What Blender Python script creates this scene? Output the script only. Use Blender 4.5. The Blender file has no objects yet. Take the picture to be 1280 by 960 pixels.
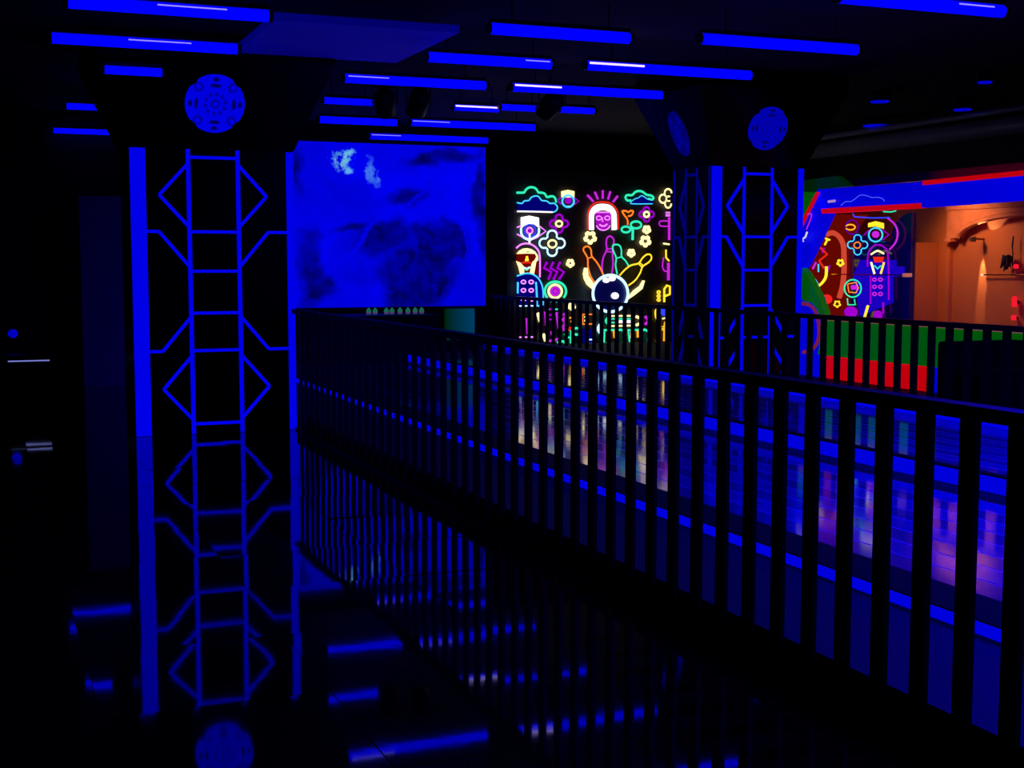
import bpy, math, random
from mathutils import Vector, Matrix
random.seed(7)
scene = bpy.context.scene
COL = scene.collection

# ------------------------------------------------------------------ camera
FPX, HOR, VPX, EYE = 1650.0, 330.0, -30.0, 1.55
pit = math.atan((480 - HOR) / FPX)
yaw = math.atan((640 - VPX) * math.cos(pit) / FPX)
CF = Vector((math.sin(yaw) * math.cos(pit), math.cos(yaw) * math.cos(pit), -math.sin(pit)))
CR = Vector((math.cos(yaw), -math.sin(yaw), 0))
CU = CR.cross(CF)
CO = Vector((0, 0, EYE))
cam_d = bpy.data.cameras.new('camera')
cam_d.sensor_width = 36.0
cam_d.lens = 36.0 * FPX / 1280.0
cam_d.clip_start = 0.05
cam_d.clip_end = 200
cam = bpy.data.objects.new('camera', cam_d)
COL.objects.link(cam)
cam.location = CO
cam.rotation_euler = Matrix((CR, CU, -CF)).transposed().to_euler()
scene.camera = cam

# ------------------------------------------------------------------ world, exposure
w = bpy.data.worlds.new('world')
scene.world = w
w.use_nodes = True
w.node_tree.nodes['Background'].inputs[0].default_value = (0, 0, 0.02, 1)
w.node_tree.nodes['Background'].inputs[1].default_value = 0.02
scene.view_settings.view_transform = 'Standard'
scene.view_settings.look = 'None'
scene.view_settings.gamma = 1
scene.view_settings.exposure = 0.0
scene.view_settings.use_curve_mapping = False
OVERHEAD = 150.0      # extra lamps in the added unseen tubes, to brighten the board tiers
TUBE = 1.7          # radiance of the blue ceiling tubes

# ------------------------------------------------------------------ pixel -> place
def ray(x, y):
    return CF + CR * ((x - 640) / FPX) + CU * ((480 - y) / FPX)
def on_z(x, y, z):
    d = ray(x, y); return CO + d * ((z - EYE) / d.z)
def on_x(x, y, X):
    d = ray(x, y); return CO + d * (X / d.x)
def on_y(x, y, Y):
    d = ray(x, y); return CO + d * (Y / d.y)

# ------------------------------------------------------------------ materials
MATS = {}
def pbr(name, col, rough=0.5, ior=1.5, metal=0.0, emit=None, es=0.0, noise=0.0, nscale=8.0, bump=0.0):
    if name in MATS: return MATS[name]
    m = bpy.data.materials.new(name); m.use_nodes = True
    nt = m.node_tree; b = nt.nodes['Principled BSDF']
    b.inputs['Base Color'].default_value = (*col, 1)
    b.inputs['Roughness'].default_value = rough
    b.inputs['IOR'].default_value = ior
    b.inputs['Metallic'].default_value = metal
    if emit:
        b.inputs['Emission Color'].default_value = (*emit, 1)
        b.inputs['Emission Strength'].default_value = es
    if noise or bump:
        tc = nt.nodes.new('ShaderNodeTexCoord')
        n = nt.nodes.new('ShaderNodeTexNoise'); n.inputs['Scale'].default_value = nscale
        n.inputs['Detail'].default_value = 4
        nt.links.new(tc.outputs['Object'], n.inputs['Vector'])
        if noise:
            r = nt.nodes.new('ShaderNodeMapRange')
            r.inputs['To Min'].default_value = 1 - noise; r.inputs['To Max'].default_value = 1 + noise
            nt.links.new(n.outputs['Fac'], r.inputs['Value'])
            v = nt.nodes.new('ShaderNodeVectorMath'); v.operation = 'SCALE'
            v.inputs[0].default_value = col
            nt.links.new(r.outputs['Result'], v.inputs['Scale'])
            nt.links.new(v.outputs['Vector'], b.inputs['Base Color'])
        if bump:
            bp = nt.nodes.new('ShaderNodeBump'); bp.inputs['Strength'].default_value = bump
            bp.inputs['Distance'].default_value = 0.02
            nt.links.new(n.outputs['Fac'], bp.inputs['Height'])
            nt.links.new(bp.outputs['Normal'], b.inputs['Normal'])
    MATS[name] = m
    return m
def glow(name, col, s):
    if name in MATS: return MATS[name]
    m = bpy.data.materials.new(name); m.use_nodes = True
    nt = m.node_tree; nt.nodes.clear()
    e = nt.nodes.new('ShaderNodeEmission'); o = nt.nodes.new('ShaderNodeOutputMaterial')
    e.inputs[0].default_value = (*col, 1); e.inputs[1].default_value = s
    nt.links.new(e.outputs[0], o.inputs[0])
    MATS[name] = m
    return m

M_FLOOR = pbr('black_gloss_tile', (.002, .002, .003), .035, 2.6, bump=.03, nscale=1.6)
M_GROUT = pbr('dark_grout', (.002, .002, .003), .6)
M_CEIL = pbr('black_ceiling_paint', (.006, .006, .009), .9, noise=.4, nscale=2)
M_BLACK = pbr('black_paint', (.003, .003, .004), .5, 1.4)
M_WALL = pbr('dark_wall', (.006, .006, .008), .8)
M_COLUMN = pbr('black_gloss_column', (.002, .002, .003), .22, 1.18)
M_METAL = pbr('black_powder_coat', (.003, .003, .005), .5, 1.25)
M_CARPET = pbr('dark_walkway', (.011, .011, .013), .7, noise=.25, nscale=14)
M_BOARD = pbr('lane_board', (.30, .30, .31), .07, 1.32, noise=.2, nscale=5)
M_BOARD2 = pbr('lane_board_dark', (.20, .20, .21), .07, 1.32, noise=.2, nscale=5)
M_SEAM = pbr('pale_inlay', (.8, .8, .82), .2, 1.4)
M_WHITE = pbr('white_riser', (.93, .93, .95), .4)
M_STEP_GLOW = glow('blue_step_glow', (0, 0, 1), .72)  # blue light falling on risers and kerb, put in as emission
M_NOSE = pbr('dark_rubber', (.012, .012, .016), .7, 1.15)
M_PANEL = pbr('pale_ceiling_panel', (.7, .7, .75), .6, emit=(0, 0, 1), es=.10, noise=.2, nscale=2)  # faint emission puts the tubes' blue light into the panel
M_TUBE = glow('blue_tube', (0.0, 0.0, 1.0), TUBE)
M_CORE = glow('violet_white_core', (1.0, .75, 1.3), 1.1)
M_CORE_D = glow('lavender_core', (.45, .35, 1.3), .8)
M_STRIP = glow('blue_strip', (0, 0, 1), .80)
M_STRIP_SHADED = glow('blue_strip_shaded', (0, 0, 1), .16)  # copy for the column's side face, its weaker light put into the glow
M_MEDAL = glow('blue_medallion', (0, 0, 1), .74)
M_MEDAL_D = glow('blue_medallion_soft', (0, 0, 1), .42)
M_INLAY = pbr('dark_medallion_cut', (.004, .004, .02), .6, emit=(0, 0, 1), es=.10)
M_INLAY2 = pbr('mid_medallion_cut', (.004, .004, .03), .6, emit=(0, 0, 1), es=.34)
NEON = {k: glow('neon_' + k, c, s) for k, c, s in [
    ('teal', (.03, .80, .45), 1.15), ('cyan', (.05, .55, 1.0), 1.3), ('ice', (.55, .95, 1.3), 1.5),
    ('white', (1.2, 1.05, 1.1), 1.5), ('blue', (.03, .06, 1.3), 1.1), ('magenta', (.60, .02, .72), 1.0),
    ('violet', (.36, .0, .62), 1.0), ('pink', (.95, .25, 1.1), 1.3), ('yellow', (1.2, .75, .03), 1.2),
    ('cream', (1.3, 1.05, .42), 1.4), ('orange', (1.1, .22, .02), 1.2), ('red', (.85, .02, .01), 1.0),
    ('amber', (1.1, .42, .02), 1.2), ('green', (.05, .5, .12), .9)]}
FILL_BLUE = glow('neon_back_blue', (0, 0, 1), .16)
FILL_RED = glow('neon_back_red', (.14, .002, .0), 1.0)
FILL_VIO = glow('neon_back_violet', (.09, 0, .35), 1.0)
M_SIGNWALL = pbr('neon_backing', (.018, .018, .018), .5)

# ------------------------------------------------------------------ mesh helpers
class MB:
    def __init__(s): s.v = []; s.f = []
    def box(s, a, b):
        x0, y0, z0 = a; x1, y1, z1 = b; n = len(s.v)
        s.v += [(x0,y0,z0),(x1,y0,z0),(x1,y1,z0),(x0,y1,z0),(x0,y0,z1),(x1,y0,z1),(x1,y1,z1),(x0,y1,z1)]
        s.f += [tuple(n+i for i in q) for q in ((0,3,2,1),(4,5,6,7),(0,1,5,4),(1,2,6,5),(2,3,7,6),(3,0,4,7))]
        return s
    def prism(s, pts, off):
        """polygon (3D points) extruded by the vector off"""
        n = len(s.v); k = len(pts); off = Vector(off)
        s.v += [tuple(Vector(p)) for p in pts] + [tuple(Vector(p) + off) for p in pts]
        s.f.append(tuple(range(n, n+k))); s.f.append(tuple(range(n+2*k-1, n+k-1, -1)))
        for i in range(k):
            j = (i+1) % k
            s.f.append((n+i, n+k+i, n+k+j, n+j))
        return s
    def tube(s, pts, r, closed=False, seg=6, flat=1.0, up=None):
        pts = [Vector(p) for p in pts]; k = len(pts)
        if k < 2: return s
        n0 = len(s.v)
        ref = Vector(up) if up else Vector((0, 0, 1))
        for i, p in enumerate(pts):
            if closed: t = pts[(i+1) % k] - pts[i-1]
            else: t = pts[min(i+1, k-1)] - pts[max(i-1, 0)]
            t.normalize()
            a = ref - t * ref.dot(t)
            if a.length < 1e-3:
                alt = Vector((0, 1, 0)) if abs(t.y) < .9 else Vector((1, 0, 0))
                a = alt - t * alt.dot(t)
            a.normalize(); b = t.cross(a)
            # widen a little on bends so the tube keeps its width
            for q in range(seg):
                th = 2*math.pi*(q+.5)/seg
                s.v.append(tuple(p + a*(math.cos(th)*r*flat) + b*(math.sin(th)*r)))
        m = k if closed else k-1
        for i in range(m):
            j = (i+1) % k
            for q in range(seg):
                q2 = (q+1) % seg
                s.f.append((n0+i*seg+q, n0+i*seg+q2, n0+j*seg+q2, n0+j*seg+q))
        if not closed:
            s.f.append(tuple(n0+q for q in range(seg))[::-1])
            s.f.append(tuple(n0+(k-1)*seg+q for q in range(seg)))
        return s
    def lathe(s, prof, c=(0,0,0), seg=12):
        n = len(s.v); k = len(prof)
        for (r, z) in prof:
            for q in range(seg):
                th = 2*math.pi*q/seg
                s.v.append((c[0]+r*math.cos(th), c[1]+r*math.sin(th), c[2]+z))
        for i in range(k-1):
            for q in range(seg):
                q2 = (q+1) % seg
                s.f.append((n+i*seg+q, n+i*seg+q2, n+(i+1)*seg+q2, n+(i+1)*seg+q))
        s.f.append(tuple(n+q for q in range(seg))[::-1]); s.f.append(tuple(n+(k-1)*seg+q for q in range(seg)))
        return s
    def mesh(s, name):
        m = bpy.data.meshes.new(name); m.from_pydata([tuple(v) for v in s.v], [], s.f); m.update(); return m
    def build(s, name, mat, parent=None, smooth=False, loc=None):
        m = s.mesh(name); m.materials.append(mat)
        if smooth:
            for p in m.polygons: p.use_smooth = True
        o = bpy.data.objects.new(name, m); COL.objects.link(o)
        if parent is not None:
            o.parent = parent
            if loc is None: o.matrix_parent_inverse = parent_inv(parent)
        if loc is not None: o.location = loc
        return o
def parent_inv(p):
    mtx = Matrix.Translation(p.location) @ p.rotation_euler.to_matrix().to_4x4()
    q = p.parent
    while q is not None:
        mtx = Matrix.Translation(q.location) @ mtx if q.type == 'EMPTY' and p.type != 'EMPTY' and False else mtx
        q = q.parent
    return mtx.inverted() if p.parent is None else Matrix.Identity(4)
def tag(o, label=None, cat=None, group=None, kind=None):
    if label: o['label'] = label
    if cat: o['category'] = cat
    if group: o['group'] = group
    if kind: o['kind'] = kind
    return o
def thing(name, label, cat, loc=(0, 0, 0), group=None, rz=0):
    o = bpy.data.objects.new(name, None); COL.objects.link(o)
    o.location = loc; o.rotation_euler = (0, 0, rz); o.empty_display_size = .2
    return tag(o, label, cat, group)
def inst(mesh, name, parent, loc, rot=None):
    o = bpy.data.objects.new(name, mesh); COL.objects.link(o); o.parent = parent; o.location = loc
    if rot: o.rotation_euler = rot
    return o
def struct(name, mb, mat, label=None, smooth=False):
    o = mb.build(name, mat, smooth=smooth); o['kind'] = 'structure'
    if label: o['label'] = label
    return o

# ================================================================== the setting
XF = 2.746                     # near fence line
ZW, ZD, ZB, ZU = .15, .208, .316, .33
XE, XC, XA = 3.48, 5.50, 7.107
YB = 18.7                      # back wall
YN = 1.2                       # nearest edge of what is built
ZC = 3.55

fl = struct('floor', MB().box((-9, -1, -.10), (XF, YB, -.008)), M_GROUT, 'polished black tiled floor left of the near railing')
T = .8
tm = MB().box((-T/2+.0015, -T/2+.0015, -.008), (T/2-.0015, T/2-.0015, 0)).mesh('tile')
tm.materials.append(M_FLOOR)
nx = 11; x0 = XF - nx*T
for i in range(nx):
    for j in range(19):
        x = x0 + (i+.5)*T; y = 3.0 + (j+.5)*T
        if y + T/2 > YB: continue
        if 1.28 < x < 2.8 and 12.2 < y < 13.0: pass
        inst(tm, 'tile', fl, (x, y, -.0005), (random.gauss(0, .0021), random.gauss(0, .0021), 0))
tag(struct('ceiling', MB().box((-9, -1, ZC), (14, YB+.3, ZC+.1)), M_CEIL), 'black painted ceiling')
struct('wall_back', MB().box((-9, YB, 0), (14, YB+.2, ZC)), M_WALL, 'dark back wall behind the mural and the neon sign')
struct('wall_left', MB().box((-9.2, -1, 0), (-9, YB, ZC)), M_WALL)
struct('wall_right', MB().box((12.5, 4, 0), (12.7, YB, ZC)), M_WALL)

# walkway behind the near railing and the stepped tiers
wk = struct('floor', MB().box((XF+.03, YN, 0), (XE, YB, ZW)), M_CARPET, 'dim walkway strip behind the near railing')
t1 = struct('floor', MB().box((XE+.02, YN, 0), (XC, YB, ZD-.02)), M_NOSE, 'lower tier of glossy boards')
t2 = struct('floor', MB().box((XC+.02, YN, 0), (XA, YB, ZB-.02)), M_NOSE, 'upper tier of glossy boards')
up = struct('floor', MB().box((XA+.08, YN, 0), (12.5, YB, ZU)), M_NOSE, 'dark upper floor behind the far railing')
r1 = struct('trim_1', MB().box((XE, YN, ZW), (XE+.02, YB, ZD-.006)), M_STEP_GLOW, 'bright blue-lit riser of the lower tier')
MB().box((XE-.006, YN, ZD-.006), (3.75, YB, ZD)).build('nosing', M_NOSE, t1)
r2 = struct('trim_2', MB().box((XC, YN, ZD), (XC+.02, YB, ZB-.010)), M_STEP_GLOW, 'bright blue-lit riser of the upper tier')
MB().box((XC-.012, YN, ZB-.010), (XC+.06, YB, ZB)).build('nosing', M_NOSE, t2)
r3 = struct('trim_3', MB().box((XA, YN, ZB), (XA+.08, YB, ZB+.062)), M_STEP_GLOW, 'bright blue-lit kerb under the far railing')
def boards(parent, xa, xb, n, z, lw):
    pw = (xb-xa)/n
    for i in range(n):
        a = xa + i*pw
        MB().box((a, YN, z-.02), (a+pw-lw, YB, z)).build('board', M_BOARD if i % 2 else M_BOARD2, parent)
        MB().box((a+pw-lw, YN, z-.02), (a+pw, YB, z-.001)).build('inlay_strip', M_SEAM, parent)
MB().box((XC-.24, YN, ZD-.02), (XC, YB, ZD-.001)).build('shade_strip', M_BLACK, t1)  # dark strip stands in for the shade at the upper riser's foot
boards(t1, 3.75, XC-.24, 8, ZD, .016)
boards(t2, XC+.06, XA, 12, ZB, .014)

# ================================================================== railings
def railing(name, label, X, ya, yb, z0, zr, pitch, phase, w=.07, t=.02):
    f = thing(name, label, 'railing', (X, ya, z0))
    L = yb-ya
    MB().box((-.035, 0, zr-z0-.03), (.035, L, zr-z0+.012)).build('top_rail', M_METAL, f, loc=(0, 0, 0))
    MB().box((-.02, 0, .0), (.02, L, .025)).build('bottom_rail', M_METAL, f, loc=(0, 0, 0))
    bm = MB().box((-t/2, -w/2, .025), (t/2, w/2, zr-z0-.03)).mesh('bar'); bm.materials.append(M_METAL)
    k = math.ceil((ya+.05-phase)/pitch)
    y = phase + k*pitch
    while y < yb-.04:
        inst(bm, 'bar', f, (0, y-ya, 0)); y += pitch
    return f
near = railing('railing', 'near black railing of flat upright bars running from the foreground to the column', XF, 1.3, 12.19, 0, 1.120, .2015, 3.126)
far = railing('railing', 'far black railing in front of the neon wall and the colourful booth', XA+.04, 6.6, YB-.05, ZB+.062, 1.078, .2105, 9.88, .075, .02)

# ================================================================== columns
def column(label, xl, xr, y, depth, z0, lit, sx):
    c = thing('column', label, 'column', ((xl+xr)/2, y, z0))
    H = 2.585 - z0; Wd = (xr-xl)/2
    c['kind'] = 'thing'
    MB().box((-Wd, 0, 0), (Wd, depth, H)).build('shaft', M_COLUMN, c, loc=(0, 0, 0))
    # flared capital
    e = .33; zt = ZC - z0; m = MB()
    b0 = [(-Wd-.01, -.01), (Wd+.01, -.01), (Wd+.01, depth+.01), (-Wd-.01, depth+.01)]
    b1 = [(-Wd-e, -e), (Wd+e, -e), (Wd+e, depth+e), (-Wd-e, depth+e)]
    zc = 3.36 - z0
    m.v = [(x, yy, H) for x, yy in b0] + [(x, yy, zc) for x, yy in b1] + [(x, yy, zt) for x, yy in b1]
    m.f = [(3,2,1,0), (8,9,10,11)]
    for L in (0, 4):
        m.f += [(L+i, L+(i+1) % 4, L+4+(i+1) % 4, L+4+i) for i in range(4)]
    m.build('capital', M_COLUMN, c, loc=(0, 0, 0))
    # light strips on a face; local u across the face, z up
    def face(org, uax, nrm, half, mat, thick_l, thick_r, mat_edge):
        org = Vector(org); uax = Vector(uax); nrm = Vector(nrm)
        s = half/.745
        def P(u, z): return org + uax*(u*s) + Vector((0, 0, z - z0)) + nrm*.008
        def bar(name, a, b, r, mt):
            a = P(*a); b = P(*b)
            MB().tube([a, b], r, seg=4, flat=1.0, up=nrm).build(name, mt, c, loc=(0, 0, 0))
        rr = .0205*lit
        def flat(name, u0, u1, za, zb, mt):
            q = [P(u0, za), P(u1, za), P(u1, zb), P(u0, zb)]
            MB().prism(q, nrm*.012).build(name, mt, c, loc=(0, 0, 0))
        zlo = z0 + .004
        flat('edge_strip', -.745, -.745+thick_l, zlo, 2.575, mat_edge)
        flat('edge_strip', .745-thick_r, .745, zlo, 2.575, mat_edge)
        A = .226
        for sg in (-1, 1):
            flat('upright_strip', sg*A-.019, sg*A+.019, zlo, 2.575, mat)
        for z in (2.505, 1.84, 1.485, 1.106, .765, .095):
            if z > z0+.02: bar('rung_strip', (-A, z), (A, z), .019, mat)
        for sg in (-1, 1):
            for pts in ([(A, 2.45), (.49, 2.165), (A, 1.88)], [(.72, 1.84), (.50, 1.84), (A, 1.52)],
                        [(A, 1.075), (.49, .765), (.72, .765)], [(A, .72), (.49, .42), (A, .13)]):
                for p, q in zip(pts, pts[1:]):
                    if q[1] < z0+.02:
                        if p[1] < z0+.05: continue
                        k = (p[1]-z0-.03)/(p[1]-q[1]); q = (p[0]+(q[0]-p[0])*k, p[1]+(q[1]-p[1])*k)
                    if p[1] < z0+.02: continue
                    bar('diagonal_strip', (sg*p[0], p[1]), (sg*q[0], q[1]), .019, mat)
    face((0, 0, 0), (1, 0, 0), (0, -1, 0), Wd, M_STRIP, .135/(Wd/.745) if lit == 1 else .16, .065/(Wd/.745), M_STRIP)
    if lit < 1: face((-Wd, depth/2, 0), (0, -1, 0), (-1, 0, 0), depth/2, M_STRIP_SHADED, .04, .04, M_STRIP_SHADED)
    # medallions on the sloping capital faces
    def medal(face_mid0, face_mid1, uax, k, R, mat, sq):
        a = Vector(face_mid0); b = Vector(face_mid1); v = (b-a).normalized(); u = Vector(uax); n = u.cross(v)
        o = a + (b-a)*k + n*.004
        def pt(x, y, h=0): return o + u*(x*R*sq) + v*(y*R) + n*h
        ring = []
        for i in range(64):
            th = 2*math.pi*i/64
            d = 1.0 - .09*max(0, 1-abs(((th-math.pi/4) % (math.pi/2)) - 0)/.16) - .09*max(0, 1-abs(((th-math.pi/4) % (math.pi/2)) - math.pi/2)/.16)
            ring.append((math.cos(th)*d, math.sin(th)*d))
        md = MB().prism([pt(x, y) for x, y in ring], n*.02).build('medallion', mat, c, loc=(0, 0, 0))
        def cut(poly, mt, h=.021): MB().prism([pt(x, y, h) for x, y in poly], n*.004).build('cut_out', mt, md, loc=(0, 0, 0))
        def ell(cx, cy, rx, ry, th0=0, kk=10):
            return [(cx+rx*math.cos(2*math.pi*i/kk)*math.cos(th0)-ry*math.sin(2*math.pi*i/kk)*math.sin(th0),
                     cy+rx*math.cos(2*math.pi*i/kk)*math.sin(th0)+ry*math.sin(2*math.pi*i/kk)*math.cos(th0)) for i in range(kk)]
        for q in range(4):
            th = q*math.pi/2
            cut(ell(.84*math.cos(th), .84*math.sin(th), .07, .11, th), M_INLAY)
            cut(ell(.63*math.cos(th), .63*math.sin(th), .065, .19, th), M_INLAY)
            t2_ = th+math.pi/4
            cut(ell(.80*math.cos(t2_), .80*math.sin(t2_), .17, .17), M_INLAY2)
            cut(ell(.82*math.cos(t2_), .82*math.sin(t2_), .09, .09), mat, .0255)
        for q in range(10):
            th = 2*math.pi*(q+.3)/10
            cut(ell(.34*math.cos(th), .34*math.sin(th), .07, .07), M_INLAY2)
        cut(ell(0, 0, .17, .17), M_INLAY2)
        cut(ell(0, 0, .09, .09), mat, .0255)
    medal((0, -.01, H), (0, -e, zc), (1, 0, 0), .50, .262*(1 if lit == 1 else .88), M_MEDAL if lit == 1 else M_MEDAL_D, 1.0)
    if lit < 1: medal((-Wd-.01, depth/2, H), (-Wd-e, depth/2, zc), (0, -1, 0), .46, .25, M_STRIP_SHADED, .62)
    return c
column('large black column with blue light ladder pattern, at the far end of the near railing', 1.285, 2.745, 12.2, .80, 0, 1, 1)
column('black column with blue light ladder pattern, behind the far railing beside the colourful booth', 7.19, 8.33, 12.2, .78, ZU, .9, 1)

# ================================================================== ceiling tubes
tubes = [  # x0,y0,x1,y1, [core px range], label
 (84, 5, 338, 18, (.43, .78), 'blue ceiling tube light at the top left edge, nearest above the left column'),
 (64, 49, 298, 60, (.40, .74), 'long blue ceiling tube light just above the left column capital'),
 (130, 88, 203, 90, None, 'short blue ceiling tube light at the upper left corner of the left capital'),
 (83, 133, 121, 134, None, 'small blue ceiling tube light left of the left capital'),
 (62, 171, 140, 173, None, 'blue ceiling tube light left of the left column top, farthest of that side'),
 (608, 38, 792, 46, None, 'blue ceiling tube light right of the pale ceiling panel, nearest of its row'),
 (533, 72, 690, 80, (.78, .98), 'blue ceiling tube light touching the far corner of the pale ceiling panel'),
 (430, 98, 607, 107, (.02, .30), 'blue ceiling tube light under the pale ceiling panel, above the right half of the mural'),
 (735, 81, 935, 95, (.01, .33), 'blue ceiling tube light with long white core, left of the right capital'),
 (640, 109, 827, 119, (.01, .31), 'blue ceiling tube light with white core at its left half, above the neon wall'),
 (568, 134, 622, 137, (.02, .98), 'short ceiling tube light with white core along its whole length'),
 (626, 134, 672, 136, None, 'short dim blue ceiling tube light beside the all-white one'),
 (700, 137, 742, 139, None, 'short blue ceiling tube light above the left side of the neon wall'),
 (404, 126, 466, 128, None, 'blue ceiling tube light touching the right edge of the left capital'),
 (398, 150, 497, 153, None, 'blue ceiling tube light second above the mural, at its left'),
 (508, 155, 675, 158, (.01, .30), 'blue ceiling tube light second above the mural, at its right'),
 (460, 171, 612, 175, (.01, .25), 'blue ceiling tube light directly along the top of the mural'),
 (871, 50, 1077, 61, None, 'blue ceiling tube light above the right column'),
 (1036, 0, 1268, 11, (.70, .92), 'blue ceiling tube light at the top right corner'),
]
def tube_light(xm, ym, L, core, label, r=.045, z=3.3):
    t = thing('tube_light', label, 'ceiling light', (xm, ym, z), 'blue ceiling tubes')
    m = MB(); m.tube([(-L/2, 0, 0), (L/2, 0, 0)], r, seg=10); m.build('tube', M_TUBE, t, smooth=True, loc=(0, 0, 0))
    for s in (-1, 1):
        MB().tube([(s*L/2, 0, 0), (s*(L/2+.03), 0, 0)], r*1.05, seg=10).build('end_cap', M_BLACK, t, loc=(0, 0, 0))
    MB().box((-L/2, -.03, r+.001), (L/2, .03, r+.03)).build('housing', M_BLACK, t, loc=(0, 0, 0))
    for s in (-.35, .35):
        MB().tube([(s*L, 0, r+.03), (s*L, 0, ZC-z)], .006, seg=5).build('hanger', M_BLACK, t, loc=(0, 0, 0))
    if core:
        a, b = core; hot = 'white core' in label
        MB().tube([(-L/2+a*L, -r*.94, r*.42), (-L/2+b*L, -r*.94, r*.42)], .010 if hot else .005, seg=6).build('bright_core', M_CORE if hot else M_CORE_D, t, loc=(0, 0, 0))
    return t
for (xa, ya, xb, yb_, core, lab) in tubes:
    zt3 = on_y(166, 89, 11.5).z if xa == 130 else 3.3
    a = on_z(xa, ya, zt3); b = on_z(xb, yb_, zt3)
    yy = min((a.y+b.y)/2, YB-.12)
    th_px = 6.0
    tube_light((a.x+b.x)/2, yy, abs(b.x-a.x), core, lab, r=.042 if abs(b.x-a.x) > .9 else .034, z=zt3)
# added unseen tubes continue the rows, carrying strong lamps to light the tiers
for i, (xx, yy) in enumerate([(6.0, 5.7), (5.9, 4.0), (6.0, 2.4)]):
    _t = tube_light(xx, yy, 1.5, None, 'added unseen blue ceiling tube light over the board tiers, %s beyond the top of the picture' % ('first', 'second', 'third')[i])
    ld = bpy.data.lights.new('tier_fill', 'AREA'); ld.shape = 'RECTANGLE'; ld.size = 1.45; ld.size_y = .06; ld.energy = OVERHEAD; ld.color = (0, 0, 1)
    lo_ = bpy.data.objects.new('tier_fill', ld); COL.objects.link(lo_); lo_.parent = _t; lo_.location = (0, 0, -.06)
# small dim lights at the right
for xa, xb, y, s in [(1088, 1111, 128, 'left upper'), (1079, 1110, 158, 'left lower'), (1192, 1214, 138, 'brightest'), (1222, 1240, 104, 'topmost')]:
    a = on_z(xa, y, 3.42); b = on_z(xb, y, 3.42)
    t = thing('downlight', 'small dim blue ceiling downlight above the booth, %s of the four' % s, 'ceiling light', ((a.x+b.x)/2, (a.y+b.y)/2, 3.42), 'small downlights')
    R = (b-a).length/2
    MB().lathe([(R, 0), (R, .015)], seg=14).build('lens', glow('dim_blue_lens', (0, 0, 1), .5), t, loc=(0, 0, 0))
    MB().lathe([(R*1.2, .015), (R*1.2, ZC-3.42)], seg=14).build('ring', M_BLACK, t, loc=(0, 0, 0))

# pale panel under the ceiling and dark ducts
a = on_z(338, 30, 3.40); b = on_z(574, 41, 3.40); c_ = on_z(498, 79, 3.40)
p = MB().box((a.x, min(a.y, b.y), 3.40), (b.x, c_.y, 3.46)).build('ceiling_panel', M_PANEL); tag(p, 'pale rectangular panel hanging flat under the ceiling right of the left capital', 'ceiling panel')
hg = MB()
for sx in (.15, .85):
    for sy in (.2, .8):
        x = a.x+(b.x-a.x)*sx; y = b.y+(c_.y-b.y)*sy
        MB().tube([(x, y, 3.46), (x, y, ZC)], .008, seg=5).build('hanger', M_BLACK, p)
M_DUCT = pbr('grey_duct', (.22, .22, .26), .5, noise=.3, nscale=1.5)
for i, (q0, q1, zz, lab) in enumerate([((1040, 186), (1300, 160), 3.30, 'grey round ventilation duct running above the booth'),
                                       ((1040, 170), (1300, 130), 3.38, 'thin grey pipe running above the booth duct')]):
    A = on_z(*q0, zz); X = A.x
    d = MB().tube([(X, 5.5, zz), (X, YB, zz)], (.12, .04)[i], seg=14).build('duct' if i == 0 else 'pipe', M_DUCT, smooth=True)
    tag(d, lab, 'duct' if i == 0 else 'pipe')
    for yy in (7.5, 10.0, 12.8):
        MB().tube([(X, yy, zz+.04), (X, yy, ZC)], .01, seg=5).build('hanger', M_BLACK, d)
for i, (x, y, nm) in enumerate([(481, 128, 'left'), (523, 128, 'middle'), (688, 131, 'right')]):
    P = on_z(x, y, 3.25)
    s = thing('spotlight', 'black unlit stage spotlight hanging among the ceiling tubes, %s of three' % nm, 'spotlight', (P.x, P.y, 3.25), 'black spotlights')
    b = MB().lathe([(.07, -.16), (.11, -.14), (.11, .10), (.06, .17)], seg=14).build('can', M_BLACK, s, loc=(0, 0, 0), smooth=True)
    b.rotation_euler = (.9, 0, .4*(i-1))
    MB().tube([(-.13, 0, -.02), (-.13, 0, .16), (.13, 0, .16), (.13, 0, -.02)], .012, seg=5).build('yoke', M_BLACK, s, loc=(0, 0, 0))
    MB().tube([(0, 0, .16), (0, 0, ZC-3.25)], .015, seg=6).build('hanger', M_BLACK, s, loc=(0, 0, 0))

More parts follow.
